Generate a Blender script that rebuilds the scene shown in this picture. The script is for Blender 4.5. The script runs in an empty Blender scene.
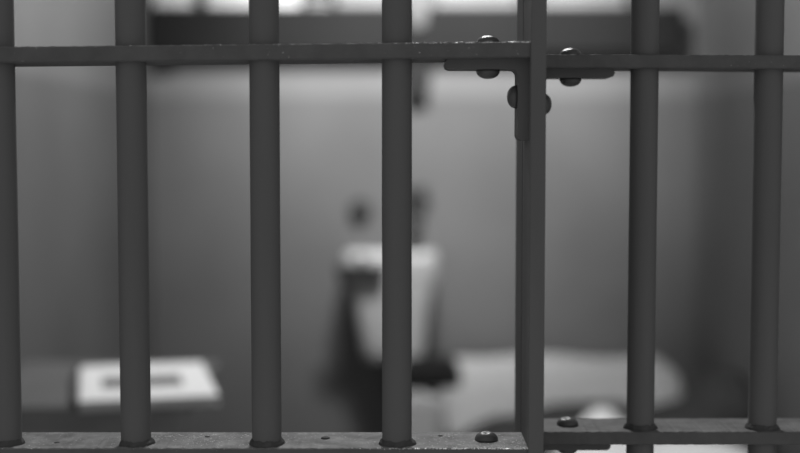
import bpy, bmesh, math, random
from mathutils import Vector, Matrix
random.seed(7)
S = bpy.context.scene
COL = S.collection

# ------------------------------------------------------------------ camera
EYE = 1.15
F = 1296.0                      # focal length in pixels of the 800 px wide frame
PITCH = math.radians(3.71)
cd = bpy.data.cameras.new('camera')
cam = bpy.data.objects.new('camera', cd)
COL.objects.link(cam)
cam.location = (0, 0, EYE)
cam.rotation_euler = (math.radians(90) - PITCH, 0, 0)
cd.sensor_width = 36.0
cd.lens = F / 800 * 36.0
cd.clip_start = 0.02
cd.dof.use_dof = True
cd.dof.focus_distance = 1.13
cd.dof.aperture_fstop = 2.0
S.camera = cam

# ------------------------------------------------------------------ world and exposure
w = bpy.data.worlds.new('world')
S.world = w
w.use_nodes = True
bg = w.node_tree.nodes['Background']
bg.inputs[0].default_value = (1, 1, 1, 1)
bg.inputs[1].default_value = 0.305
S.view_settings.view_transform = 'Standard'
S.view_settings.look = 'None'
S.view_settings.gamma = 1.0
S.view_settings.exposure = 0.0
S.view_settings.use_curve_mapping = False

REFL_POS = (0.13, 2.66, 2.10)      # added unseen lamp, aimed to shape the brightness of the back wall
REFL_AIM = (0.13, 3.78, 1.43)
REFL_W = 158.0
CEIL_POS = (0.03, 2.55, 2.27)  # added ceiling lamp, unseen, brightens the level surfaces
CEIL_W = 29.0

def at(px, py, Y):
    """world point at depth Y seen at pixel (px, py) of the 800x453 frame (for measuring the place)"""
    u = (px - 400.0) / F
    v = (226.5 - py) / F
    d = Vector((u, math.cos(PITCH) + v * math.sin(PITCH), -math.sin(PITCH) + v * math.cos(PITCH)))
    return Vector((0, 0, EYE)) + d * (Y / d.y)

# ------------------------------------------------------------------ materials
def grey(v):
    return (v, v, v, 1)

def new_mat(name):
    m = bpy.data.materials.new(name)
    m.use_nodes = True
    nt = m.node_tree
    b = nt.nodes['Principled BSDF']
    return m, nt, b

def mat(name, col, rough=0.6, var=0.12, scale=8.0, bump=0.0, bscale=60.0, spec=0.3, metallic=0.0, stretch=(1, 1, 1)):
    """grey paint or cloth with cloudy variation and fine relief"""
    m, nt, b = new_mat(name)
    tc = nt.nodes.new('ShaderNodeTexCoord')
    mp = nt.nodes.new('ShaderNodeMapping')
    mp.inputs['Scale'].default_value = stretch
    nt.links.new(tc.outputs['Object'], mp.inputs['Vector'])
    n = nt.nodes.new('ShaderNodeTexNoise')
    n.inputs['Scale'].default_value = scale
    n.inputs['Detail'].default_value = 6
    nt.links.new(mp.outputs['Vector'], n.inputs['Vector'])
    r = nt.nodes.new('ShaderNodeValToRGB')
    r.color_ramp.elements[0].position = 0.3
    r.color_ramp.elements[1].position = 0.7
    r.color_ramp.elements[0].color = grey(col * (1 - var))
    r.color_ramp.elements[1].color = grey(col * (1 + var))
    nt.links.new(n.outputs['Fac'], r.inputs['Fac'])
    nt.links.new(r.outputs['Color'], b.inputs['Base Color'])
    b.inputs['Roughness'].default_value = rough
    b.inputs['Specular IOR Level'].default_value = spec
    b.inputs['Metallic'].default_value = metallic
    if bump:
        n2 = nt.nodes.new('ShaderNodeTexNoise')
        n2.inputs['Scale'].default_value = bscale
        n2.inputs['Detail'].default_value = 4
        nt.links.new(mp.outputs['Vector'], n2.inputs['Vector'])
        bp = nt.nodes.new('ShaderNodeBump')
        bp.inputs['Strength'].default_value = bump
        bp.inputs['Distance'].default_value = 0.002
        nt.links.new(n2.outputs['Fac'], bp.inputs['Height'])
        nt.links.new(bp.outputs['Normal'], b.inputs['Normal'])
    return m

def wall_mat(name, lower, upper, line):
    """two-tone wall paint: a lighter upper band above a painted line"""
    m, nt, b = new_mat(name)
    g = nt.nodes.new('ShaderNodeNewGeometry')
    sp = nt.nodes.new('ShaderNodeSeparateXYZ')
    nt.links.new(g.outputs['Position'], sp.inputs[0])
    n = nt.nodes.new('ShaderNodeTexNoise')
    n.inputs['Scale'].default_value = 2.5
    n.inputs['Detail'].default_value = 7
    nt.links.new(g.outputs['Position'], n.inputs['Vector'])
    mr = nt.nodes.new('ShaderNodeMapRange')
    mr.inputs['From Min'].default_value = line - 0.006
    mr.inputs['From Max'].default_value = line + 0.006
    nt.links.new(sp.outputs['Z'], mr.inputs['Value'])
    mx = nt.nodes.new('ShaderNodeMix')
    mx.data_type = 'RGBA'
    mx.inputs['A'].default_value = grey(lower)
    mx.inputs['B'].default_value = grey(upper)
    nt.links.new(mr.outputs['Result'], mx.inputs['Factor'])
    mr2 = nt.nodes.new('ShaderNodeMapRange')
    mr2.inputs['From Min'].default_value = 0.3
    mr2.inputs['From Max'].default_value = 0.7
    mr2.inputs['To Min'].default_value = 0.87
    mr2.inputs['To Max'].default_value = 1.1
    nt.links.new(n.outputs['Fac'], mr2.inputs['Value'])
    mul = nt.nodes.new('ShaderNodeMix')
    mul.data_type = 'RGBA'
    mul.blend_type = 'MULTIPLY'
    mul.inputs['Factor'].default_value = 1
    nt.links.new(mx.outputs['Result'], mul.inputs['A'])
    nt.links.new(mr2.outputs['Result'], mul.inputs['B'])
    nt.links.new(mul.outputs['Result'], b.inputs['Base Color'])
    b.inputs['Roughness'].default_value = 0.55
    b.inputs['Specular IOR Level'].default_value = 0.25
    n3 = nt.nodes.new('ShaderNodeTexNoise')
    n3.inputs['Scale'].default_value = 90
    nt.links.new(g.outputs['Position'], n3.inputs['Vector'])
    bp = nt.nodes.new('ShaderNodeBump')
    bp.inputs['Strength'].default_value = 0.15
    bp.inputs['Distance'].default_value = 0.002
    nt.links.new(n3.outputs['Fac'], bp.inputs['Height'])
    nt.links.new(bp.outputs['Normal'], b.inputs['Normal'])
    return m

def rail_mat(name, paint, pale_tone, fleck, amount=0.60, edge=None):
    """old thick paint with scuffs, pits and pale chips; paler tops and edges stand for light"""
    m, nt, b = new_mat(name)
    tc = nt.nodes.new('ShaderNodeTexCoord')
    n = nt.nodes.new('ShaderNodeTexNoise')
    n.inputs['Scale'].default_value = 45
    n.inputs['Detail'].default_value = 8
    n.inputs['Roughness'].default_value = 0.65
    nt.links.new(tc.outputs['Object'], n.inputs['Vector'])
    r = nt.nodes.new('ShaderNodeValToRGB')
    r.color_ramp.elements[0].position = 0.3
    r.color_ramp.elements[0].color = grey(paint)
    r.color_ramp.elements[1].position = 0.72
    r.color_ramp.elements[1].color = grey(pale_tone)
    nt.links.new(n.outputs['Fac'], r.inputs['Fac'])
    # pale chips, dense only where a broad mask says the paint is worn
    n2 = nt.nodes.new('ShaderNodeTexNoise')
    n2.inputs['Scale'].default_value = 560
    n2.inputs['Detail'].default_value = 2
    nt.links.new(tc.outputs['Object'], n2.inputs['Vector'])
    n3 = nt.nodes.new('ShaderNodeTexNoise')
    n3.inputs['Scale'].default_value = 14
    nt.links.new(tc.outputs['Object'], n3.inputs['Vector'])
    ad = nt.nodes.new('ShaderNodeMath')
    ad.operation = 'MULTIPLY_ADD'
    ad.inputs[1].default_value = 0.35
    nt.links.new(n3.outputs['Fac'], ad.inputs[0])
    nt.links.new(n2.outputs['Fac'], ad.inputs[2])
    src = ad.outputs[0]
    if edge is not None:
        # band of wear and painted glint: strongest around object X = edge
        sp = nt.nodes.new('ShaderNodeSeparateXYZ')
        nt.links.new(tc.outputs['Object'], sp.inputs[0])
        a1 = nt.nodes.new('ShaderNodeMath'); a1.operation = 'SUBTRACT'; a1.inputs[1].default_value = edge[0]
        nt.links.new(sp.outputs['X'], a1.inputs[0])
        a2 = nt.nodes.new('ShaderNodeMath'); a2.operation = 'ABSOLUTE'
        nt.links.new(a1.outputs[0], a2.inputs[0])
        a3 = nt.nodes.new('ShaderNodeMapRange')
        a3.inputs['From Min'].default_value = 0.0
        a3.inputs['From Max'].default_value = edge[1]
        a3.inputs['To Min'].default_value = edge[2]
        a3.inputs['To Max'].default_value = 0.0
        nt.links.new(a2.outputs[0], a3.inputs['Value'])
        a4 = nt.nodes.new('ShaderNodeMath'); a4.operation = 'ADD'
        nt.links.new(src, a4.inputs[0]); nt.links.new(a3.outputs[0], a4.inputs[1])
        src = a4.outputs[0]
    r2 = nt.nodes.new('ShaderNodeValToRGB')
    r2.color_ramp.elements[0].position = amount + 0.24
    r2.color_ramp.elements[0].color = grey(0)
    r2.color_ramp.elements[1].position = amount + 0.30
    r2.color_ramp.elements[1].color = grey(1)
    nt.links.new(src, r2.inputs['Fac'])
    mx = nt.nodes.new('ShaderNodeMix')
    mx.data_type = 'RGBA'
    mx.inputs['B'].default_value = grey(fleck)
    nt.links.new(r2.outputs['Color'], mx.inputs['Factor'])
    nt.links.new(r.outputs['Color'], mx.inputs['A'])
    nt.links.new(mx.outputs['Result'], b.inputs['Base Color'])
    for sock, lo_, hi_ in (('Roughness', 0.65, 0.28), ('Specular IOR Level', 0.15, 0.6)):
        q = nt.nodes.new('ShaderNodeMapRange')
        q.inputs['To Min'].default_value = lo_
        q.inputs['To Max'].default_value = hi_
        nt.links.new(r2.outputs['Color'], q.inputs['Value'])
        nt.links.new(q.outputs['Result'], b.inputs[sock])
    bp = nt.nodes.new('ShaderNodeBump')
    bp.inputs['Strength'].default_value = 0.5
    bp.inputs['Distance'].default_value = 0.0012
    nt.links.new(n.outputs['Fac'], bp.inputs['Height'])
    nt.links.new(bp.outputs['Normal'], b.inputs['Normal'])
    return m

def stripe_mat(name, light, dark, period, axis='X', duty=0.68):
    m, nt, b = new_mat(name)
    tc = nt.nodes.new('ShaderNodeTexCoord')
    sp = nt.nodes.new('ShaderNodeSeparateXYZ')
    nt.links.new(tc.outputs['Object'], sp.inputs[0])
    d = nt.nodes.new('ShaderNodeMath'); d.operation = 'DIVIDE'; d.inputs[1].default_value = period
    nt.links.new(sp.outputs[axis], d.inputs[0])
    fr = nt.nodes.new('ShaderNodeMath'); fr.operation = 'FRACT'
    nt.links.new(d.outputs[0], fr.inputs[0])
    gt = nt.nodes.new('ShaderNodeMath'); gt.operation = 'GREATER_THAN'; gt.inputs[1].default_value = duty
    nt.links.new(fr.outputs[0], gt.inputs[0])
    mx = nt.nodes.new('ShaderNodeMix'); mx.data_type = 'RGBA'
    mx.inputs['A'].default_value = grey(light)
    mx.inputs['B'].default_value = grey(dark)
    nt.links.new(gt.outputs[0], mx.inputs['Factor'])
    nt.links.new(mx.outputs['Result'], b.inputs['Base Color'])
    b.inputs['Roughness'].default_value = 0.9
    b.inputs['Specular IOR Level'].default_value = 0.1
    return m

def page_mat(name, light, ink, cx, cy, wx, wy):
    """white page with a soft dark printed picture in the middle"""
    m, nt, b = new_mat(name)
    tc = nt.nodes.new('ShaderNodeTexCoord')
    sp = nt.nodes.new('ShaderNodeSeparateXYZ')
    nt.links.new(tc.outputs['Object'], sp.inputs[0])
    outs = []
    for ax, c, ww in (('X', cx, wx), ('Y', cy, wy)):
        a = nt.nodes.new('ShaderNodeMath'); a.operation = 'SUBTRACT'; a.inputs[1].default_value = c
        nt.links.new(sp.outputs[ax], a.inputs[0])
        a2 = nt.nodes.new('ShaderNodeMath'); a2.operation = 'ABSOLUTE'
        nt.links.new(a.outputs[0], a2.inputs[0])
        l = nt.nodes.new('ShaderNodeMath'); l.operation = 'LESS_THAN'; l.inputs[1].default_value = ww
        nt.links.new(a2.outputs[0], l.inputs[0])
        outs.append(l.outputs[0])
    mu = nt.nodes.new('ShaderNodeMath'); mu.operation = 'MULTIPLY'
    nt.links.new(outs[0], mu.inputs[0]); nt.links.new(outs[1], mu.inputs[1])
    mx = nt.nodes.new('ShaderNodeMix'); mx.data_type = 'RGBA'
    mx.inputs['A'].default_value = grey(light)
    mx.inputs['B'].default_value = grey(ink)
    nt.links.new(mu.outputs[0], mx.inputs['Factor'])
    nt.links.new(mx.outputs['Result'], b.inputs['Base Color'])
    b.inputs['Roughness'].default_value = 0.7
    b.inputs['Specular IOR Level'].default_value = 0.15
    return m

BACK = 3.78
XL, XR = -0.725, 0.86
FRONT = 1.22
CEIL = 2.36
LINE = at(300, 97, BACK).z

M = {}
M['wall'] = wall_mat('wall_paint', 0.145, 0.205, LINE)
M['ceiling'] = mat('ceiling_paint', 0.5, 0.7, 0.08, 3)
M['floor'] = mat('concrete_floor', 0.38, 0.6, 0.25, 4, 0.3, 40)
M['bar'] = mat('bar_paint', 0.145, 0.6, 0.08, 22, 0.35, 55, spec=0.2, stretch=(1, 1, 0.12))
M['stile'] = mat('stile_paint', 0.14, 0.6, 0.10, 22, 0.4, 70, spec=0.2, stretch=(1, 1, 0.2))
M['rail'] = rail_mat('rail_paint', 0.115, 0.15, 0.4, 0.70)
M['rail_worn'] = rail_mat('worn_rail_paint', 0.115, 0.15, 0.8, 0.70, edge=(0.0, 0.20, 0.06))
M['chip_glint'] = rail_mat('chipped_glint_edge', 0.15, 0.25, 0.9, 0.60, edge=(0.0, 0.24, 0.26))  # pale flecks: chipped paint, plus the edge glint put into the colour
M['rail_top'] = rail_mat('lit_rail_top', 0.13, 0.36, 0.9, 0.615, edge=(-0.02, 0.22, 0.045))  # speckled top, painted paler than the front to look lit from above
M['rail_top_plain'] = rail_mat('lit_grille_rail_top', 0.10, 0.22, 0.4, 0.75)  # paler top again imitates light, weaker on the grille
M['rivet'] = mat('rivet_paint', 0.11, 0.25, 0.1, 60, 0.2, 120, spec=0.5)
M['weld'] = mat('weld_paint', 0.09, 0.7, 0.2, 60, 0.6, 160, spec=0.1)
M['shelf'] = mat('black_shelf_paint', 0.021, 0.7, 0.1, 6, spec=0.1)
M['dark'] = mat('dark_enamel', 0.045, 0.5, 0.1, 20, spec=0.2)
M['dark_cloth'] = mat('dark_cloth', 0.035, 0.95, 0.2, 30, 0.3, 200, spec=0.05)
M['blanket'] = mat('charcoal_wool', 0.06, 0.95, 0.2, 40, 0.4, 300, spec=0.05)
M['porcelain'] = mat('white_porcelain', 0.50, 0.3, 0.03, 6, spec=0.4)
M['white_cloth'] = mat('white_cotton', 0.88, 0.9, 0.04, 12, 0.15, 200, spec=0.1)
M['linen'] = mat('shelf_linen', 0.34, 0.9, 0.06, 12, 0.15, 200, spec=0.1)
M['rag'] = mat('grey_white_rag', 0.17, 0.9, 0.06, 12, spec=0.1)
M['paper'] = mat('white_paper', 0.72, 0.8, 0.05, 10, spec=0.1)
M['ticking'] = stripe_mat('striped_ticking', 0.80, 0.22, 0.012)
M['table'] = mat('grey_table_paint', 0.12, 0.5, 0.12, 12, spec=0.25)
M['table_dark'] = mat('dark_table_steel', 0.28, 0.6, 0.1, 12, spec=0.15)
M['steel'] = mat('bed_steel', 0.05, 0.5, 0.12, 20, spec=0.25)

# ------------------------------------------------------------------ mesh helpers
def mk(name, bm, m, parent=None, smooth=False, loc=None):
    me = bpy.data.meshes.new(name)
    bmesh.ops.recalc_face_normals(bm, faces=bm.faces)
    bm.to_mesh(me)
    bm.free()
    for x in (m if isinstance(m, (list, tuple)) else [m]):
        me.materials.append(x)
    if smooth:
        for p in me.polygons:
            p.use_smooth = True
    o = bpy.data.objects.new(name, me)
    COL.objects.link(o)
    if loc is not None:
        o.location = loc
    if parent is not None:
        o.parent = parent
    return o

def tag(o, label, cat, group=None):
    o['label'] = label
    o['category'] = cat
    if group:
        o['group'] = group
    return o

def empty(name, loc, label, cat, group=None):
    o = bpy.data.objects.new(name, None)
    COL.objects.link(o)
    o.location = loc
    o.empty_display_size = 0.05
    return tag(o, label, cat, group)

def struct(o):
    o['kind'] = 'structure'
    return o

def box(bm, x0, x1, y0, y1, z0, z1, bev=0.0, seg=2):
    r = bmesh.ops.create_cube(bm, size=1)
    vs = r['verts']
    for v in vs:
        v.co = Vector(((x0 + x1) / 2 + v.co.x * (x1 - x0), (y0 + y1) / 2 + v.co.y * (y1 - y0), (z0 + z1) / 2 + v.co.z * (z1 - z0)))
    if bev:
        es = list({e for v in vs for e in v.link_edges})
        bmesh.ops.bevel(bm, geom=es, offset=bev, segments=seg, affect='EDGES', profile=0.5)
    return bm

def bbox(x0, x1, y0, y1, z0, z1, bev=0.0, seg=2):
    return box(bmesh.new(), x0, x1, y0, y1, z0, z1, bev, seg)

def cyl(bm, p0, p1, r0, r1=None, n=20):
    r1 = r0 if r1 is None else r1
    p0, p1 = Vector(p0), Vector(p1)
    d = p1 - p0
    q = d.to_track_quat('Z', 'Y').to_matrix().to_4x4()
    bmesh.ops.create_cone(bm, cap_ends=True, segments=n, radius1=r0, radius2=r1, depth=d.length,
                          matrix=Matrix.Translation((p0 + p1) / 2) @ q)
    return bm

def dome(r, h, n=20, k=6):
    """rivet head: a flattened dome on the plane z = 0, axis +Z"""
    bm = bmesh.new()
    rings = []
    for i in range(k):
        a = (math.pi / 2) * i / k
        rr, z = r * math.cos(a) ** 0.85, h * math.sin(a)
        rings.append([bm.verts.new((rr * math.cos(2 * math.pi * j / n), rr * math.sin(2 * math.pi * j / n), z)) for j in range(n)])
    top = bm.verts.new((0, 0, h))
    for i in range(k - 1):
        for j in range(n):
            bm.faces.new((rings[i][j], rings[i][(j + 1) % n], rings[i + 1][(j + 1) % n], rings[i + 1][j]))
    for j in range(n):
        bm.faces.new((rings[-1][j], rings[-1][(j + 1) % n], top))
    bm.faces.new(list(reversed(rings[0])))
    return bm

def lathe(prof, n=28, cx=0, cy=0, sx=1, sy=1):
    bm = bmesh.new()
    rings = [[bm.verts.new((cx + r * sx * math.cos(2 * math.pi * j / n), cy + r * sy * math.sin(2 * math.pi * j / n), z)) for j in range(n)] for r, z in prof]
    for a, b in zip(rings, rings[1:]):
        for j in range(n):
            bm.faces.new((a[j], a[(j + 1) % n], b[(j + 1) % n], b[j]))
    bm.faces.new(rings[0])
    bm.faces.new(rings[-1])
    return bm

def cushion(wx, wy, h, nx=24, ny=14, puff=0.5, fn=None, seed=1):
    """pillow: closed cushion centred on X and Y, resting on z = 0"""
    bm = bmesh.new()
    rnd = random.Random(seed)
    ph = [rnd.uniform(0, 6.28) for _ in range(6)]
    def prof(u, v):
        e = max(0.0, (1 - abs(u) ** 4) * (1 - abs(v) ** 4)) ** puff
        return e
    tops, bots = {}, {}
    for i in range(nx + 1):
        for j in range(ny + 1):
            u, v = -1 + 2 * i / nx, -1 + 2 * j / ny
            e = prof(u, v)
            x = u * wx / 2 * (1 - 0.04 * (1 - abs(v)) * 0 - 0.03 * v * v)
            y = v * wy / 2 * (1 - 0.03 * u * u)
            wob = 1 + 0.05 * math.sin(3.1 * u + ph[0]) * math.sin(2.7 * v + ph[1]) + 0.03 * math.sin(7 * u + ph[2] + 3 * v)
            zt = h * 0.25 + h * 0.75 * e * wob
            zb = h * 0.25 * (1 - min(1, e * 1.6))
            if fn:
                zt += fn(u, v) * e
            tops[i, j] = bm.verts.new((x, y, zt))
            if i in (0, nx) or j in (0, ny):
                bots[i, j] = tops[i, j]
            else:
                bots[i, j] = bm.verts.new((x, y, zb))
    for i in range(nx):
        for j in range(ny):
            bm.faces.new((tops[i, j], tops[i + 1, j], tops[i + 1, j + 1], tops[i, j + 1]))
            q = [bots[i, j], bots[i, j + 1], bots[i + 1, j + 1], bots[i + 1, j]]
            try:
                bm.faces.new(q)
            except ValueError:
                pass
    return bm

# ------------------------------------------------------------------ the setting
struct(mk('floor', bbox(XL - 0.1, XR + 0.1, 0.95, BACK + 0.1, -0.1, 0.0), M['floor']))
struct(mk('ceiling', bbox(XL - 0.1, XR + 0.1, FRONT, BACK + 0.1, CEIL, CEIL + 0.1), M['ceiling']))
struct(mk('wall_back', bbox(XL - 0.1, XR + 0.1, BACK, BACK + 0.1, 0.0, CEIL), M['wall']))
struct(mk('wall_left', bbox(XL - 0.1, XL, FRONT, BACK, 0.0, CEIL), M['wall']))
struct(mk('wall_right', bbox(XR, XR + 0.1, FRONT, BACK, 0.0, CEIL), M['wall']))

# ------------------------------------------------------------------ bars
BAR_R = 0.0127
PITCHX = 0.1137
GTOP = 2.30

def bar_mesh(z0, z1, seed):
    """a round bar, drawn thick with old paint: faint facets along its length"""
    rnd = random.Random(seed)
    n, k = 20, 44
    bm = bmesh.new()
    f = [1 + rnd.uniform(-0.015, 0.015) for _ in range(n)]
    rings = []
    for i in range(k + 1):
        z = z0 + (z1 - z0) * i / k
        ring = []
        for j in range(n):
            a = 2 * math.pi * j / n
            r = BAR_R * f[j] * (1 + rnd.uniform(-0.008, 0.008))
            ring.append(bm.verts.new((r * math.cos(a), r * math.sin(a), z)))
        rings.append(ring)
    for a, b in zip(rings, rings[1:]):
        for j in range(n):
            bm.faces.new((a[j], a[(j + 1) % n], b[(j + 1) % n], b[j]))
    bm.faces.new(rings[0]); bm.faces.new(rings[-1])
    return bm

def weld_mesh(seed):
    """ragged collar of weld and paint where a bar passes through a rail"""
    rnd = random.Random(seed)
    n = 26
    bm = bmesh.new()
    R = [BAR_R + 0.0004 + rnd.uniform(0.0, 0.0042) for _ in range(n)]
    R = [(R[i - 1] + 2 * R[i] + R[(i + 1) % n]) / 4 for i in range(n)]
    prof = [(1.0, 0.0), (0.8, 0.0020), (0.35, 0.0042), (0.0, 0.0050)]
    rings = []
    for t, z in prof:
        rings.append([bm.verts.new(((BAR_R * 0.97 + (R[j] - BAR_R * 0.97) * t) * math.cos(2 * math.pi * j / n),
                                    (BAR_R * 0.97 + (R[j] - BAR_R * 0.97) * t) * math.sin(2 * math.pi * j / n),
                                    z * rnd.uniform(0.7, 1.2))) for j in range(n)])
    for a, b in zip(rings, rings[1:]):
        for j in range(n):
            bm.faces.new((a[j], a[(j + 1) % n], b[(j + 1) % n], b[j]))
    bm.faces.new(rings[0]); bm.faces.new(rings[-1])
    return bm

def rail_obj(parent, x0, x1, y0, y1, ztop, th, slope, worn, zoff, xmid):
    """flat strap laid on its side, chips and painted glints along its upper front edge. slope: rise per metre of X"""
    bm = bmesh.new()
    n = 260
    rnd = random.Random(int(ztop * 1000) + int(x0 * 1000))
    secs = []
    R = 0.0016
    for i in range(n + 1):
        x = x0 + (x1 - x0) * i / n
        j1, j2, j3 = rnd.uniform(-.0003, .0003), rnd.uniform(-.0003, .0003), rnd.uniform(-.0003, .0003)
        b = 0.0011
        dz = slope * x
        zt, zb = ztop + dz, ztop - th + dz
        pts = [(y0 + R - R * math.sin(a), zt - R + R * math.cos(a) + (j1, j2, j3, 0)[k]) for k, a in enumerate((0, .5, 1.0, math.pi / 2))]
        pts += [(y0 + j3 * .3, zb + b), (y0 + b, zb + j2 * .6),
                (y1 - b, zb), (y1, zb + b), (y1 + j2 * .5, zt - b), (y1 - b + j2 * .5, zt + j1 * .3)]
        secs.append([bm.verts.new((x - xmid, y, z)) for y, z in pts])
    N = len(secs[0])
    for a, c in zip(secs, secs[1:]):
        for k in range(N):
            f = bm.faces.new((a[k], c[k], c[(k + 1) % N], a[(k + 1) % N]))
            f.material_index = 1 if k < 2 else 2 if k == N - 1 else 0
    bm.faces.new(secs[0]); bm.faces.new(secs[-1])
    return mk('rail', bm, [M['rail_worn'] if worn else M['rail'], M['chip_glint'] if worn else M['rail'], M['rail_top'] if worn else M['rail_top_plain']], parent, loc=(xmid, 0, zoff))

def l_bracket(parent, sx, xcorner, ycen, depth, ztop, th, arm, drop, name='bracket'):
    """flat strap bent at a right angle. sx = -1: arm runs towards -X from the corner"""
    y0, y1 = ycen - depth / 2, ycen + depth / 2
    ri = 0.005
    # outline in X (away from post) and Z, then extruded along Y
    out = [(0, 0), (arm - 0.004, 0), (arm - 0.0012, -0.0012), (arm, -0.004), (arm, -th + 0.004), (arm - 0.0012, -th + 0.0012), (arm - 0.004, -th)]
    for i in range(6):
        a = math.pi / 2 * i / 5
        out.append((th + ri - ri * math.sin(a), -th - ri + ri * math.cos(a)))
    out += [(th, -drop + 0.004), (th - 0.0012, -drop + 0.0012), (th - 0.004, -drop), (0.0, -drop)]
    bm = bmesh.new()
    n = len(out)
    A = [bm.verts.new((xcorner + sx * x, y0, ztop + z)) for x, z in out]
    B = [bm.verts.new((xcorner + sx * x, y1, ztop + z)) for x, z in out]
    for i in range(n):
        bm.faces.new((A[i], A[(i + 1) % n], B[(i + 1) % n], B[i]))
    for L in (A, B):
        bm.faces.new(L[0:8])                          # arm, back to the start of the fillet
        for i in range(7, 12):
            bm.faces.new((L[0], L[i], L[i + 1]))      # the bend
        bm.faces.new([L[0]] + L[12:17])               # leg
    return mk(name, bm, M['stile'], parent)

RIVET = None
def rivet(parent, loc, axis, r=0.0103, h=0.0076):
    global RIVET
    if RIVET is None:
        RIVET = mk('rivet', dome(1.0, 1.0), M['rivet'], parent, smooth=True)
        o = RIVET
    else:
        o = RIVET.copy()
        COL.objects.link(o)
        o.parent = parent
    o.location = loc
    o.scale = (r, r, h)
    o.rotation_euler = Vector(axis).to_track_quat('Z', 'Y').to_euler()
    return o

RAILGAP = None
def grille(name, label, cat, y0, y1, bars, x0, x1, ztop_up, ztop_lo, th, slope_up, worn, stile_x, side, arm, drop, bth, seed0, riv_x):
    yc = (y0 + y1) / 2
    yb = y0 + 0.0180
    root = empty(name, ((x0 + x1) / 2, yc, 0), label, cat)
    def par(o):
        o.parent = root
        o.matrix_parent_inverse = Matrix.Translation(-root.location)
        return o
    gap = ztop_up - ztop_lo
    levels = [(ztop_up + 2 * gap, 0), (ztop_up + gap, 0), (ztop_up, slope_up), (ztop_lo, 0), (ztop_lo - gap, 0), (ztop_lo - 2 * gap, 0)]
    levels = [l for l in levels if l[0] < GTOP]
    for zt, sl in levels:
        par(rail_obj(None, x0, x1, y0, y1, zt, th, sl, worn, 0.0, 0.14 if worn else (x0 + x1) / 2))
    for i, bx in enumerate(bars):
        b = par(mk('bar', bar_mesh(0.0, GTOP, seed0 + i), M['bar'], None, smooth=True, loc=(bx, yb, 0.0)))
        for zt, sl in [l for l in levels if l[0] < EYE]:
            wd = mk('weld', weld_mesh(seed0 * 3 + i * 7 + int(zt * 100)), M['weld'], b, loc=(0, 0, zt + sl * bx))
    # stile: flat strap standing on edge beside the opening, riveted to each rail with bent straps
    sx0, sx1 = stile_x
    par(mk('stile', bbox(sx0, sx1, y0 - 0.0025, y1, 0.0, GTOP, 0.0012, 2), M['stile']))
    bx = sx0 if side < 0 else sx1
    for zt, sl in levels:
        zb = zt - th + sl * bx
        br = par(l_bracket(None, side, bx, yc, (y1 - y0) * 0.55, zb, bth, arm, drop))
        rx = riv_x
        rivet(br, (rx, yc, zt + sl * rx), (0, 0, 1))
        rivet(br, (rx, yc, zb - bth), (0, 0, -1))
        rivet(br, (bx + side * bth, yc, zb - drop * 0.46), (side, 0, 0), r=0.0100, h=0.0080)
    return root

# sliding door: near plane
D1, D1B = 1.080, 1.1425
yc1 = (D1 + D1B) / 2
zu1 = at(400, 41.7, D1).z
zl1 = at(400, 448.5, D1).z
bars1 = [at(x, 226, D1 + 0.0180).x for x in (2.7, 133.2, 265.2, 396.8)]
bars1 = [bars1[0] - PITCHX * k for k in (3, 2, 1)] + bars1
st1 = (at(529.5, 226, D1).x, at(545.0, 226, D1).x)
door = grille('cell_door', 'barred door left of the riveted upright strap, with chipped crossbars and round bars', 'cell door',
       D1, D1B, bars1, XL - 0.02, st1[0] + 0.001, zu1 - 0.0008, zl1, 0.0130, 0.010, True, st1, -1, 0.0705, 0.069, 0.0088, 100,
       at(488, 70, yc1).x)

# lumps of old paint on the door's lower crossbar
for bxp, byp, r in ((325, 438.5, 0.0042), (441, 436, 0.0022), (205, 437, 0.0024), (60, 443, 0.0026)):
    p = at(bxp, byp, D1 + 0.03)
    o = mk('paint_blister', dome(r, r * 0.35, 9, 3), M['weld'], None, True, loc=(p.x, D1 + (448.5 - byp) / 16.5 * 0.0625, zl1))
    o.parent = door
    o.matrix_parent_inverse = Matrix.Translation(-door.location)

# fixed grille: behind the door's plane
D2, D2B = 1.168, 1.2275
yc2 = (D2 + D2B) / 2
zu2 = at(600, 54.5, D2).z
zl2 = at(600, 432.0, D2).z
bars2 = [at(x, 226, D2 + 0.0180).x for x in (642.5, 765.8)]
bars2 = bars2 + [bars2[-1] + PITCHX * k for k in (1, 2, 3)]
st2 = (at(521.5, 226, D2).x, at(536.5, 226, D2).x)
grille('fixed_bar_grille', 'fixed barred grille right of the riveted upright strap, in front of the bed', 'bar grille',
       D2, D2B, bars2, st2[1] - 0.001, XR - 0.001, zu2 + 0.0008, zl2, 0.0120, -0.004, False, st2, 1, 0.0715, 0.069, 0.0082, 300,
       at(570.5, 70, yc2).x)

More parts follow.
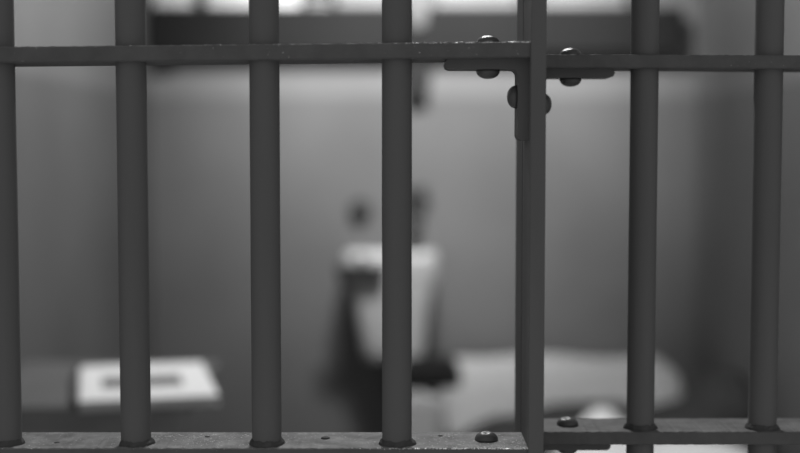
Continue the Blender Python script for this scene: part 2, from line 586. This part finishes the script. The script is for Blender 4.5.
# ------------------------------------------------------------------ wall shelf and what is on it
SF = 3.705
s0, s1 = at(148, 30, SF).x, at(684, 30, SF).x
st_, sb_ = at(400, 7.0, SF).z, at(400, 52, SF).z
shelf = empty('wall_shelf', ((s0 + s1) / 2, BACK, sb_), 'long black painted shelf across the back wall above the sink', 'shelf')
def under(o, root):
    o.parent = root
    o.matrix_parent_inverse = Matrix.Translation(-root.location)
    return o
under(mk('front_board', bbox(s0, s1, SF, SF + 0.018, sb_, st_, 0.003), M['shelf']), shelf)
under(mk('shelf_board', bbox(s0 + 0.002, s1 - 0.002, SF + 0.018, BACK, st_ - 0.022, st_ - 0.002, 0.001), M['shelf']), shelf)
for bxp in (166, 662):
    p = at(bxp, 60, SF + 0.03)
    bm = bmesh.new()
    prof = [(BACK, sb_ + 0.05), (SF + 0.022, sb_ + 0.05), (SF + 0.022, sb_ - 0.018), (SF + 0.04, sb_ - 0.04), (BACK, sb_ - 0.048)]
    if bxp > 400:
        prof = [(BACK, sb_ + 0.05), (SF + 0.022, sb_ + 0.05), (SF + 0.022, sb_ + 0.006), (SF + 0.04, sb_ + 0.003), (BACK, sb_ + 0.002)]
    A = [bm.verts.new((p.x - 0.024, y, z)) for y, z in prof]
    B = [bm.verts.new((p.x + 0.024, y, z)) for y, z in prof]
    bm.faces.new(A); bm.faces.new(list(reversed(B)))
    for i in range(len(prof)):
        bm.faces.new((A[i], A[(i + 1) % len(prof)], B[(i + 1) % len(prof)], B[i]))
    under(mk('shelf_bracket', bm, M['dark']), shelf)

def folded(name, x0, x1, n, th, label, cat, group=None, seed=0, m='linen'):
    """a pile of folded cloths: every layer a rounded slab with its fold at the front"""
    rnd = random.Random(seed)
    xa, xb = at(x0, 5, SF).x, at(x1, 5, SF).x
    root = empty(name, ((xa + xb) / 2, (SF + BACK) / 2, st_ - 0.002), label, cat, group)
    for i in range(n):
        d0 = rnd.uniform(-0.004, 0.004)
        o = mk('fold', bbox(xa + rnd.uniform(0, .006), xb - rnd.uniform(0, .006), SF + 0.006 + d0, BACK - 0.004,
                            st_ - 0.002 + i * th, st_ - 0.002 + (i + 1) * th - 0.001, th * 0.42, 3), M[m], None, smooth=True)
        under(o, root)
    return root

folded('folded_cloth', 150, 192, 2, 0.028, 'low pile of folded white cloth at the end of the shelf over the table', 'cloth', 'white linen on the shelf', 1, 'white_cloth')
folded('folded_towel', 203, 300, 5, 0.026, 'white folded towel pile on the shelf, beside the low pile of cloth', 'towel', 'white linen on the shelf', 2, 'white_cloth')
folded('folded_sheet', 334, 408, 5, 0.028, 'white folded sheet pile on the shelf between dark mug and hanging rag', 'sheet', 'white linen on the shelf', 3)
folded('folded_sheet', 436, 520, 5, 0.027, 'white folded sheet pile on the shelf just past the hanging rag', 'sheet', 'white linen on the shelf', 4)
folded('folded_towel', 538, 630, 4, 0.026, 'white folded towel pile on the bed end of the shelf', 'towel', 'white linen on the shelf', 5)

folded('folded_napkin', 303, 331, 2, 0.017, 'small folded white napkin under the dark mug on the shelf', 'napkin', 'white linen on the shelf', 6)
# dark mug
p = at(317, 0, SF + 0.035)
mug = empty('mug', (p.x, SF + 0.038, st_ - 0.002 + 0.0335), 'small dark enamel mug standing on a folded napkin on the shelf', 'mug')
under(mk('body', lathe([(0.026, 0), (0.029, 0.003), (0.030, 0.08), (0.028, 0.08), (0.027, 0.006)], cx=0, cy=0), M['dark'], None, True, loc=mug.location), mug)
bm = bmesh.new()
for i in range(7):
    a0, a1 = -math.pi / 2 + math.pi * i / 7, -math.pi / 2 + math.pi * (i + 1) / 7
    cyl(bm, (0.029 + 0.014 * math.cos(a0), 0, 0.042 + 0.024 * math.sin(a0)), (0.029 + 0.014 * math.cos(a1), 0, 0.042 + 0.024 * math.sin(a1)), 0.004, n=8)
under(mk('handle', bm, M['dark'], None, True, loc=mug.location), mug)

# white rag over the shelf's front
def rag(x0, x1, ytop, ybot, name, label, cat, m, thick=0.006, seed=3, yy=SF - 0.009, wave=0.004):
    rnd = random.Random(seed)
    a, b = at(x0, 10, yy).x, at(x1, 10, yy).x
    zt, zb = at(400, ytop, yy).z, at(400, ybot, yy).z
    bm = bmesh.new()
    nx, nz = 12, 14
    F_, B_ = {}, {}
    for i in range(nx + 1):
        for j in range(nz + 1):
            u, v = i / nx, j / nz
            x = a + (b - a) * (u * (1 - 0.25 * v) + 0.12 * v)
            z = zt + (zb - zt) * v - 0.012 * math.sin(u * 3) * v
            y = yy - wave * math.sin(u * 9 + seed) * (0.3 + v)
            F_[i, j] = bm.verts.new((x, y - thick / 2, z))
            B_[i, j] = bm.verts.new((x, y + thick / 2, z))
    for i in range(nx):
        for j in range(nz):
            bm.faces.new((F_[i, j], F_[i + 1, j], F_[i + 1, j + 1], F_[i, j + 1]))
            bm.faces.new((B_[i, j], B_[i, j + 1], B_[i + 1, j + 1], B_[i + 1, j]))
    for i in range(nx):
        bm.faces.new((F_[i, 0], B_[i, 0], B_[i + 1, 0], F_[i + 1, 0]))
        bm.faces.new((F_[i, nz], F_[i + 1, nz], B_[i + 1, nz], B_[i, nz]))
    for j in range(nz):
        bm.faces.new((F_[0, j], F_[0, j + 1], B_[0, j + 1], B_[0, j]))
        bm.faces.new((F_[nx, j], B_[nx, j], B_[nx, j + 1], F_[nx, j + 1]))
    c = Vector(((a + b) / 2, yy, zb))
    for vtx in bm.verts:
        vtx.co -= c
    return tag(mk(name, bm, m, None, True, loc=c), label, cat)
rag(406, 429, 5, 24, 'white_rag', 'white rag draped over the front of the black shelf', 'rag', M['rag'])
rag(402, 433, 46, 97, 'dark_strap', 'short dark cloth strap hanging under the middle of the shelf', 'strap', M['dark_cloth'], 0.012, 5, SF + 0.04, 0.005)

# ------------------------------------------------------------------ sink on the back wall
sk_f = 3.56
zr = at(400, 257, sk_f).z
zb_ = at(400, 364, sk_f).z
xa, xb = at(343, 250, sk_f).x, at(438, 250, sk_f).x
cx = (xa + xb) / 2
hw = (xb - xa) / 2
sink = empty('wall_sink', (cx, BACK, zb_), 'small white porcelain sink with tapering apron on the back wall', 'sink')
# tapering body
def loft(rows, smooth=True):
    bm = bmesh.new()
    rings = [[bm.verts.new(p) for p in r] for r in rows]
    for a, b in zip(rings, rings[1:]):
        n = len(a)
        for j in range(n):
            bm.faces.new((a[j], a[(j + 1) % n], b[(j + 1) % n], b[j]))
    bm.faces.new(rings[0]); bm.faces.new(rings[-1])
    return bm
def rr(w_, yf, yb, z, rad, xc=0.0, n=5):
    """rounded-front rectangle at height z"""
    pts = [(xc + w_, yb), (xc - w_, yb)]
    for i in range(n + 1):
        a = math.pi / 2 * i / n
        pts.append((xc - w_ + rad - rad * math.cos(a), yf + rad - rad * math.sin(a)))
    for i in range(n + 1):
        a = math.pi / 2 * i / n
        pts.append((xc + w_ - rad + rad * math.sin(a), yf + rad - rad * math.cos(a)))
    return [(x, y, z) for x, y in pts]
rows = []
H = zr - zb_
for t, k, yo in ((0, .56, .04), (.03, .62, .03), (.12, .67, .024), (.3, .73, .018), (.5, .80, .012), (.66, .89, .008), (.74, .94, .006), (.78, .95, .006)):
    rows.append(rr(hw * k, sk_f + yo, BACK - 0.001, zb_ + H * t, 0.035, cx + 0.008 * (1 - t)))
under(mk('apron', loft(rows), M['porcelain'], None, True), sink)
# rim slab with a hollow
rows = [rr(hw * .97, sk_f + .004, BACK - 0.001, zb_ + H * .775, 0.03, cx), rr(hw, sk_f, BACK - 0.001, zb_ + H * .80, 0.035, cx),
        rr(hw, sk_f, BACK - 0.001, zr - 0.006, 0.035, cx), rr(hw * .97, sk_f + .006, BACK - 0.001, zr, 0.03, cx),
        rr(hw * .86, sk_f + .022, BACK - 0.055, zr, 0.03, cx), rr(hw * .80, sk_f + .028, BACK - 0.06, zr - 0.012, 0.03, cx), rr(hw * .5, sk_f + .06, BACK - 0.09, zr - 0.055, 0.03, cx)]
under(mk('basin', loft(rows), M['porcelain'], None, False), sink)
bm = bmesh.new()
cyl(bm, (cx + 0.01, 3.68, zb_ - 0.12), (cx + 0.01, 3.68, zb_ + 0.02), 0.02)
cyl(bm, (cx + 0.01, 3.68, zb_ - 0.11), (cx + 0.01, BACK, zb_ - 0.11), 0.02)
under(mk('drain_pipe', bm, M['dark'], None, True), sink)

# soap dish hooked at the front of the sink
pa, pb = at(336, 272, sk_f - 0.03), at(386, 272, sk_f - 0.03)
zt, zbb = at(400, 266, sk_f - 0.03).z, at(400, 284, sk_f - 0.03).z
dish = empty('soap_dish', ((pa.x + pb.x) / 2, sk_f, zbb), 'dark oblong soap dish hooked on the front of the white sink', 'soap dish')
bm = loft([rr((pb.x - pa.x) / 2 * k, sk_f - 0.032 + o, sk_f - 0.002, z, 0.02, (pa.x + pb.x) / 2) for k, o, z in
           ((.82, .01, zbb), (.95, .003, zbb + 0.01), (1, 0, zt), (.9, .006, zt), (.85, .01, zbb + 0.012))])
under(mk('tray', bm, M['dark'], None, False), dish)
under(mk('hook', bbox((pa.x + pb.x) / 2 - 0.01, (pa.x + pb.x) / 2 + 0.01, sk_f - 0.004, sk_f + 0.001, zt - 0.002, zr + 0.004, 0.001), M['dark']), dish)

# push valve and faucet on the wall over the sink
p = at(360, 211, BACK - 0.03)
val = empty('push_valve', (p.x, BACK, p.z), 'round dark push valve on the wall over the sink, smaller than the faucet', 'valve')
bm = bmesh.new(); cyl(bm, (p.x, BACK, p.z), (p.x, BACK - 0.012, p.z), 0.034, 0.032, 24)
under(mk('flange', bm, M['dark'], None), val)
bm = dome(0.027, 0.03); bmesh.ops.transform(bm, matrix=Matrix.Translation((p.x, BACK - 0.01, p.z)) @ Matrix.Rotation(math.pi / 2, 4, 'X'), verts=bm.verts)
under(mk('button', bm, M['dark'], None, True), val)

p = at(416, 204, BACK - 0.05)
fau = empty('faucet', (p.x, BACK, p.z), 'tall dark faucet with downturned spout on the wall over the sink', 'faucet')
bm = bmesh.new(); cyl(bm, (p.x, BACK, p.z), (p.x, BACK - 0.014, p.z), 0.042, 0.038, 24)
under(mk('flange', bm, M['dark'], None), fau)
bm = bmesh.new()
path = [(BACK - 0.01, p.z), (BACK - 0.05, p.z + 0.004), (BACK - 0.08, p.z - 0.006), (BACK - 0.095, p.z - 0.03), (BACK - 0.098, p.z - 0.075)]
for (ya, za), (yb2, zb2) in zip(path, path[1:]):
    cyl(bm, (p.x, ya, za), (p.x, yb2, zb2), 0.019, 0.018, 14)
under(mk('spout', bm, M['dark'], None, True), fau)
bm = bmesh.new(); cyl(bm, (p.x, BACK - 0.045, p.z), (p.x, BACK - 0.045, p.z + 0.045), 0.014, 0.012, 14)
box(bm, p.x - 0.034, p.x + 0.034, BACK - 0.055, BACK - 0.035, p.z + 0.035, p.z + 0.05, 0.004)
under(mk('handle', bm, M['dark'], None, True), fau)

# ------------------------------------------------------------------ folding table on the left wall
TZ = EYE - 0.42
tf, tn = 2.47, 2.06
tx = at(184, 400, tn).x
tab = empty('wall_table', (XL, (tf + tn) / 2, TZ - 0.03), 'grey folding table fixed to the side wall under the open magazine', 'table')
under(mk('table_top', bbox(XL + 0.001, tx, tn, tf, TZ - 0.022, TZ, 0.004), M['table']), tab)
under(mk('edge_strip', bbox(XL + 0.001, tx + 0.002, tn - 0.006, tn, TZ - 0.05, TZ - 0.002, 0.002), M['table_dark']), tab)
for yy in (tn + 0.06, tf - 0.06):
    bm = bmesh.new()
    cyl(bm, (XL + 0.005, yy, TZ - 0.30), (tx - 0.06, yy, TZ - 0.024), 0.011, n=10)
    under(mk('strut', bm, M['table_dark'], None, True), tab)
under(mk('wall_cleat', bbox(XL + 0.0005, XL + 0.02, tn + 0.02, tf - 0.02, TZ - 0.33, TZ - 0.27, 0.003), M['table_dark']), tab)

# open magazine lying on the table
def onto(px, py, z):
    a = at(px, py, 1.0) - Vector((0, 0, EYE))
    k = (z - EYE) / a.z
    return Vector((0, 0, EYE)) + a * k
zt = TZ + 0.016
cm = (onto(75, 365, zt) + onto(193, 363, zt) + onto(221, 397, zt) + onto(89, 401, zt)) / 4
cm.z = TZ + 0.0005
Wd, Hd = 0.222, 0.325
mag = empty('magazine', cm, 'white magazine with a dark cover picture lying on the wall table', 'magazine')
mag.rotation_euler = (0, 0, math.radians(13.5))
M['cover'] = page_mat('printed_cover', 0.70, 0.14, -0.004, -0.012, Wd * 0.30, Hd * 0.165)
mk('pages', bbox(-Wd / 2 + 0.004, Wd / 2 - 0.002, -Hd / 2 + 0.002, Hd / 2 - 0.002, 0.002, 0.014, 0.0008), M['paper'], mag)
mk('front_cover', bbox(-Wd / 2 + 0.008, Wd / 2, -Hd / 2, Hd / 2, 0.0141, 0.0160, 0.0005), M['cover'], mag)
mk('back_cover', bbox(-Wd / 2, Wd / 2, -Hd / 2, Hd / 2, 0.0, 0.0019, 0.0005), M['paper'], mag)
mk('spine', bbox(-Wd / 2 - 0.006, -Wd / 2 + 0.004, -Hd / 2, Hd / 2, 0.0, 0.0165, 0.002), M['dark'], mag)

# ------------------------------------------------------------------ bed along the right wall
BZ = 0.37
bx0, bx1, by0, by1 = 0.11, XR - 0.02, 1.62, 3.72
bed = empty('bunk_bed', ((bx0 + bx1) / 2, (by0 + by1) / 2, 0), 'low dark steel bunk frame along the wall under the blankets and mattress', 'bed')
for sx in (bx0, bx1 - 0.03):
    under(mk('side_rail', bbox(sx, sx + 0.03, by0, by1, BZ - 0.06, BZ - 0.02, 0.003), M['steel']), bed)
for yy in (by0, by1 - 0.03):
    under(mk('end_rail', bbox(bx0 + 0.03, bx1 - 0.03, yy, yy + 0.03, BZ - 0.06, BZ - 0.02, 0.003), M['steel']), bed)
for sx in (bx0 + 0.001, bx1 - 0.029):
    for yy in (by0 + 0.001, by1 - 0.029):
        bm = bmesh.new(); cyl(bm, (sx + 0.014, yy + 0.014, 0), (sx + 0.014, yy + 0.014, BZ - 0.06), 0.014, n=12)
        under(mk('leg', bm, M['steel'], None, True), bed)
under(mk('bed_pan', bbox(bx0 + 0.03, bx1 - 0.03, by0 + 0.03, by1 - 0.03, BZ - 0.045, BZ - 0.021), M['steel']), bed)

def sheet_block(x0, x1, y0, y1, z0, zfun, m, nx=26, ny=40, name='blanket', side_in=0.0):
    bm = bmesh.new()
    T, Bv = {}, {}
    for i in range(nx + 1):
        for j in range(ny + 1):
            u, v = i / nx, j / ny
            x, y = x0 + (x1 - x0) * u, y0 + (y1 - y0) * v
            e = min(1, u / 0.08, (1 - u) / 0.08, v / 0.05, (1 - v) / 0.05)
            e = math.sin(max(0, e) * math.pi / 2) ** 0.6
            z = z0 + (zfun(x, y) - z0) * (0.55 + 0.45 * e)
            T[i, j] = bm.verts.new((x, y, z))
            Bv[i, j] = bm.verts.new((x, y, z0)) if i in (0, nx) or j in (0, ny) else None
    for i in range(nx):
        for j in range(ny):
            bm.faces.new((T[i, j], T[i + 1, j], T[i + 1, j + 1], T[i, j + 1]))
    for i in range(nx):
        for j in (0, ny):
            bm.faces.new((T[i, j], T[i + 1, j], Bv[i + 1, j], Bv[i, j]))
    for j in range(ny):
        for i in (0, nx):
            bm.faces.new((T[i, j], T[i, j + 1], Bv[i, j + 1], Bv[i, j]))
    bm.faces.new([Bv[i, 0] for i in range(nx + 1)] + [Bv[nx, j] for j in range(1, ny + 1)] +
                 [Bv[i, ny] for i in range(nx - 1, -1, -1)] + [Bv[0, j] for j in range(ny - 1, 0, -1)])
    return bm
def lerp_tab(x, tab):
    for (xa_, za_), (xb_, zb_2) in zip(tab, tab[1:]):
        if x <= xb_:
            t = max(0.0, (x - xa_) / (xb_ - xa_))
            t = t * t * (3 - 2 * t)
            return za_ + (zb_2 - za_) * t
    return tab[-1][1]
RIDGE = [(0.13, 0.42), (0.25, 0.480), (0.39, 0.522), (0.60, 0.512), (0.68, 0.53), (0.76, 0.60), (0.86, 0.615)]
def zflat(x, y):
    return BZ + 0.045 + 0.004 * math.sin(9 * x + 3 * y) + 0.003 * math.sin(17 * y - 5 * x)
def zheap(x, y):
    k = 1 - 0.35 * ((y - 3.09) / 0.155) ** 2
    return BZ + 0.03 + (lerp_tab(x, RIDGE) - BZ - 0.03) * k + 0.005 * math.sin(21 * x + 9 * y)
def own(name, x0, x1, y0, y1, zf, label, cat, m):
    c = Vector(((x0 + x1) / 2, (y0 + y1) / 2, BZ - 0.0195))
    bm = sheet_block(x0, x1, y0, y1, BZ - 0.0195, zf, m)
    for v in bm.verts:
        v.co -= c
    return tag(mk(name, bm, m, None, True, loc=c), label, cat)
own('wool_blanket', bx0 - 0.002, bx1 - 0.002, by0 + 0.01, 2.925, zflat, 'dark wool blanket spread flat on the bunk under the white pillow', 'blanket', M['blanket'])
own('blanket_heap', 0.135, XR - 0.005, 2.93, 3.245, zheap, 'rumpled dark blanket heaped between white pillow and striped mattress', 'blanket', M['blanket'])

# striped mattress folded on itself at the far end of the bunk
mf = 3.30
zt_top = at(560, 372, mf + 0.1).z
zt_mid = at(430, 391, 3.18).z
xl0, xl1 = at(411, 400, mf).x, at(694, 380, mf).x
xu0 = 0.108
mz0 = BZ - 0.018
mat_root = empty('striped_mattress', ((xl0 + xl1) / 2, mf + 0.2, mz0), 'striped ticking mattress folded on itself at the far end of bunk', 'mattress')
def slab(x0, x1, y0, y1, z0, z1, rad, sag=0.0, lean=0.0):
    bm = bbox(x0, x1, y0, y1, z0, z1)
    bmesh.ops.subdivide_edges(bm, edges=bm.edges, cuts=9, use_grid_fill=True)
    c = Vector(((x0 + x1) / 2, (y0 + y1) / 2, (z0 + z1) / 2))
    h = Vector(((x1 - x0) / 2, (y1 - y0) / 2, (z1 - z0) / 2))
    for v in bm.verts:
        d = v.co - c
        q = Vector([max(-(h[k] - rad), min(h[k] - rad, d[k])) for k in range(3)])
        e = d - q
        if e.length > 1e-6:
            e = e.normalized() * rad
        v.co = c + q + e
        u = d.x / h.x
        if d.z > 0:
            v.co.z += 0.008 * math.sin(5 * u + 2) - sag * (1 - u * u) * (d.z / h.z)
        v.co.y += lean * (v.co.z - z0) / (z1 - z0) * (y1 - v.co.y) / (y1 - y0)
    return bm
def loc_center(o):
    return o
lo = under(mk('lower_fold', slab(xl0 - 0.03, 0.106, 3.15, 3.74, mz0, zt_mid, 0.018), M['ticking'], None, True), mat_root)
up = under(mk('upper_fold', slab(xu0, xl1, mf - 0.035, 3.72, mz0, zt_top, 0.05, 0.008, 0.19), M['ticking'], None, True), mat_root)

# white pillow on the blanket
pw = 0.46
pc = Vector((0.555, 2.735, BZ + 0.052))
bm = cushion(pw, 0.34, 0.075, fn=lambda u, v: 0.092 * math.exp(-((u + 0.56) / 0.33) ** 2 - ((v - 0.1) / 0.5) ** 2), seed=4, puff=0.4)
tag(mk('white_pillow', bm, M['white_cloth'], None, True, loc=pc), 'rumpled white pillow with a raised corner on the dark blanket', 'pillow')

# dark bundle beside the folded mattress
q0, q1 = at(400, 388, 3.2), at(462, 360, 3.2)
bm = cushion(q1.x - q0.x, 0.08, q1.z - zt_mid, 14, 10, 0.4, seed=9)
tag(mk('cloth_bundle', bm, M['dark_cloth'], None, True, loc=((q0.x + q1.x) / 2, 3.200, zt_mid + 0.0085)), 'small dark cloth bundle between the sink and the striped mattress', 'bundle')

# ------------------------------------------------------------------ added lamps, out of view
refl = empty('added_reflector_lamp', (REFL_POS[0], REFL_POS[1], CEIL), 'added reflector lamp hung from the cell ceiling to brighten back wall', 'lamp')
rp, ra = Vector(REFL_POS), Vector(REFL_AIM)
dirn = (ra - rp).normalized()
rq = dirn.to_track_quat('Z', 'Y').to_matrix().to_4x4()
bm = bmesh.new()
cyl(bm, (rp.x, rp.y, CEIL - 0.02), (rp.x, rp.y, CEIL - 0.0005), 0.045, 0.05, 24)
under(mk('ceiling_rose', bm, M['dark']), refl)
bm = bmesh.new()
cyl(bm, rp - dirn * 0.10, (rp.x, rp.y, CEIL - 0.02), 0.006, n=10)
under(mk('stem', bm, M['dark']), refl)
# open bell: outer and inner skin
prof = [(0.022, -0.12), (0.026, -0.08), (0.045, -0.05), (0.085, -0.01), (0.100, 0.02), (0.097, 0.02), (0.082, -0.008), (0.043, -0.046), (0.012, -0.06)]
bm = lathe(prof, 32)
bmesh.ops.transform(bm, matrix=Matrix.Translation(rp) @ rq, verts=bm.verts)
under(mk('shade', bm, M['dark'], None, True), refl)
ld = bpy.data.lights.new('added_reflector_lamp_light', 'SPOT')
ld.energy = REFL_W
ld.spot_size = math.radians(74)
ld.spot_blend = 1.0
ld.shadow_soft_size = 0.05
lo = bpy.data.objects.new('added_reflector_lamp_light', ld)
COL.objects.link(lo)
lo.location = rp + dirn * 0.03
lo.rotation_euler = dirn.to_track_quat('-Z', 'Y').to_euler()
lo.parent = refl
lo.matrix_parent_inverse = Matrix.Translation(-refl.location)
# added ceiling lamp, unseen: shines down to brighten bed, table and crossbars
lamp = empty('added_ceiling_lamp', (CEIL_POS[0], CEIL_POS[1], CEIL), 'added square lamp on the cell ceiling to brighten bunk and table', 'lamp')
bm = bmesh.new()
for a in (-1, 1):
    box(bm, CEIL_POS[0] + a * 0.165 - 0.012, CEIL_POS[0] + a * 0.165 + 0.012, CEIL_POS[1] - 0.177, CEIL_POS[1] + 0.177, CEIL - 0.06, CEIL - 0.0005)
    box(bm, CEIL_POS[0] - 0.153, CEIL_POS[0] + 0.153, CEIL_POS[1] + a * 0.165 - 0.012, CEIL_POS[1] + a * 0.165 + 0.012, CEIL - 0.06, CEIL - 0.0005)
under(mk('lamp_frame', bm, M['dark']), lamp)
ld = bpy.data.lights.new('added_ceiling_lamp_light', 'AREA')
ld.shape = 'SQUARE'
ld.size = 0.28
ld.energy = CEIL_W
lo = bpy.data.objects.new('added_ceiling_lamp_light', ld)
COL.objects.link(lo)
lo.location = (CEIL_POS[0], CEIL_POS[1], CEIL - 0.062)
lo.parent = lamp
lo.matrix_parent_inverse = Matrix.Translation(-lamp.location)
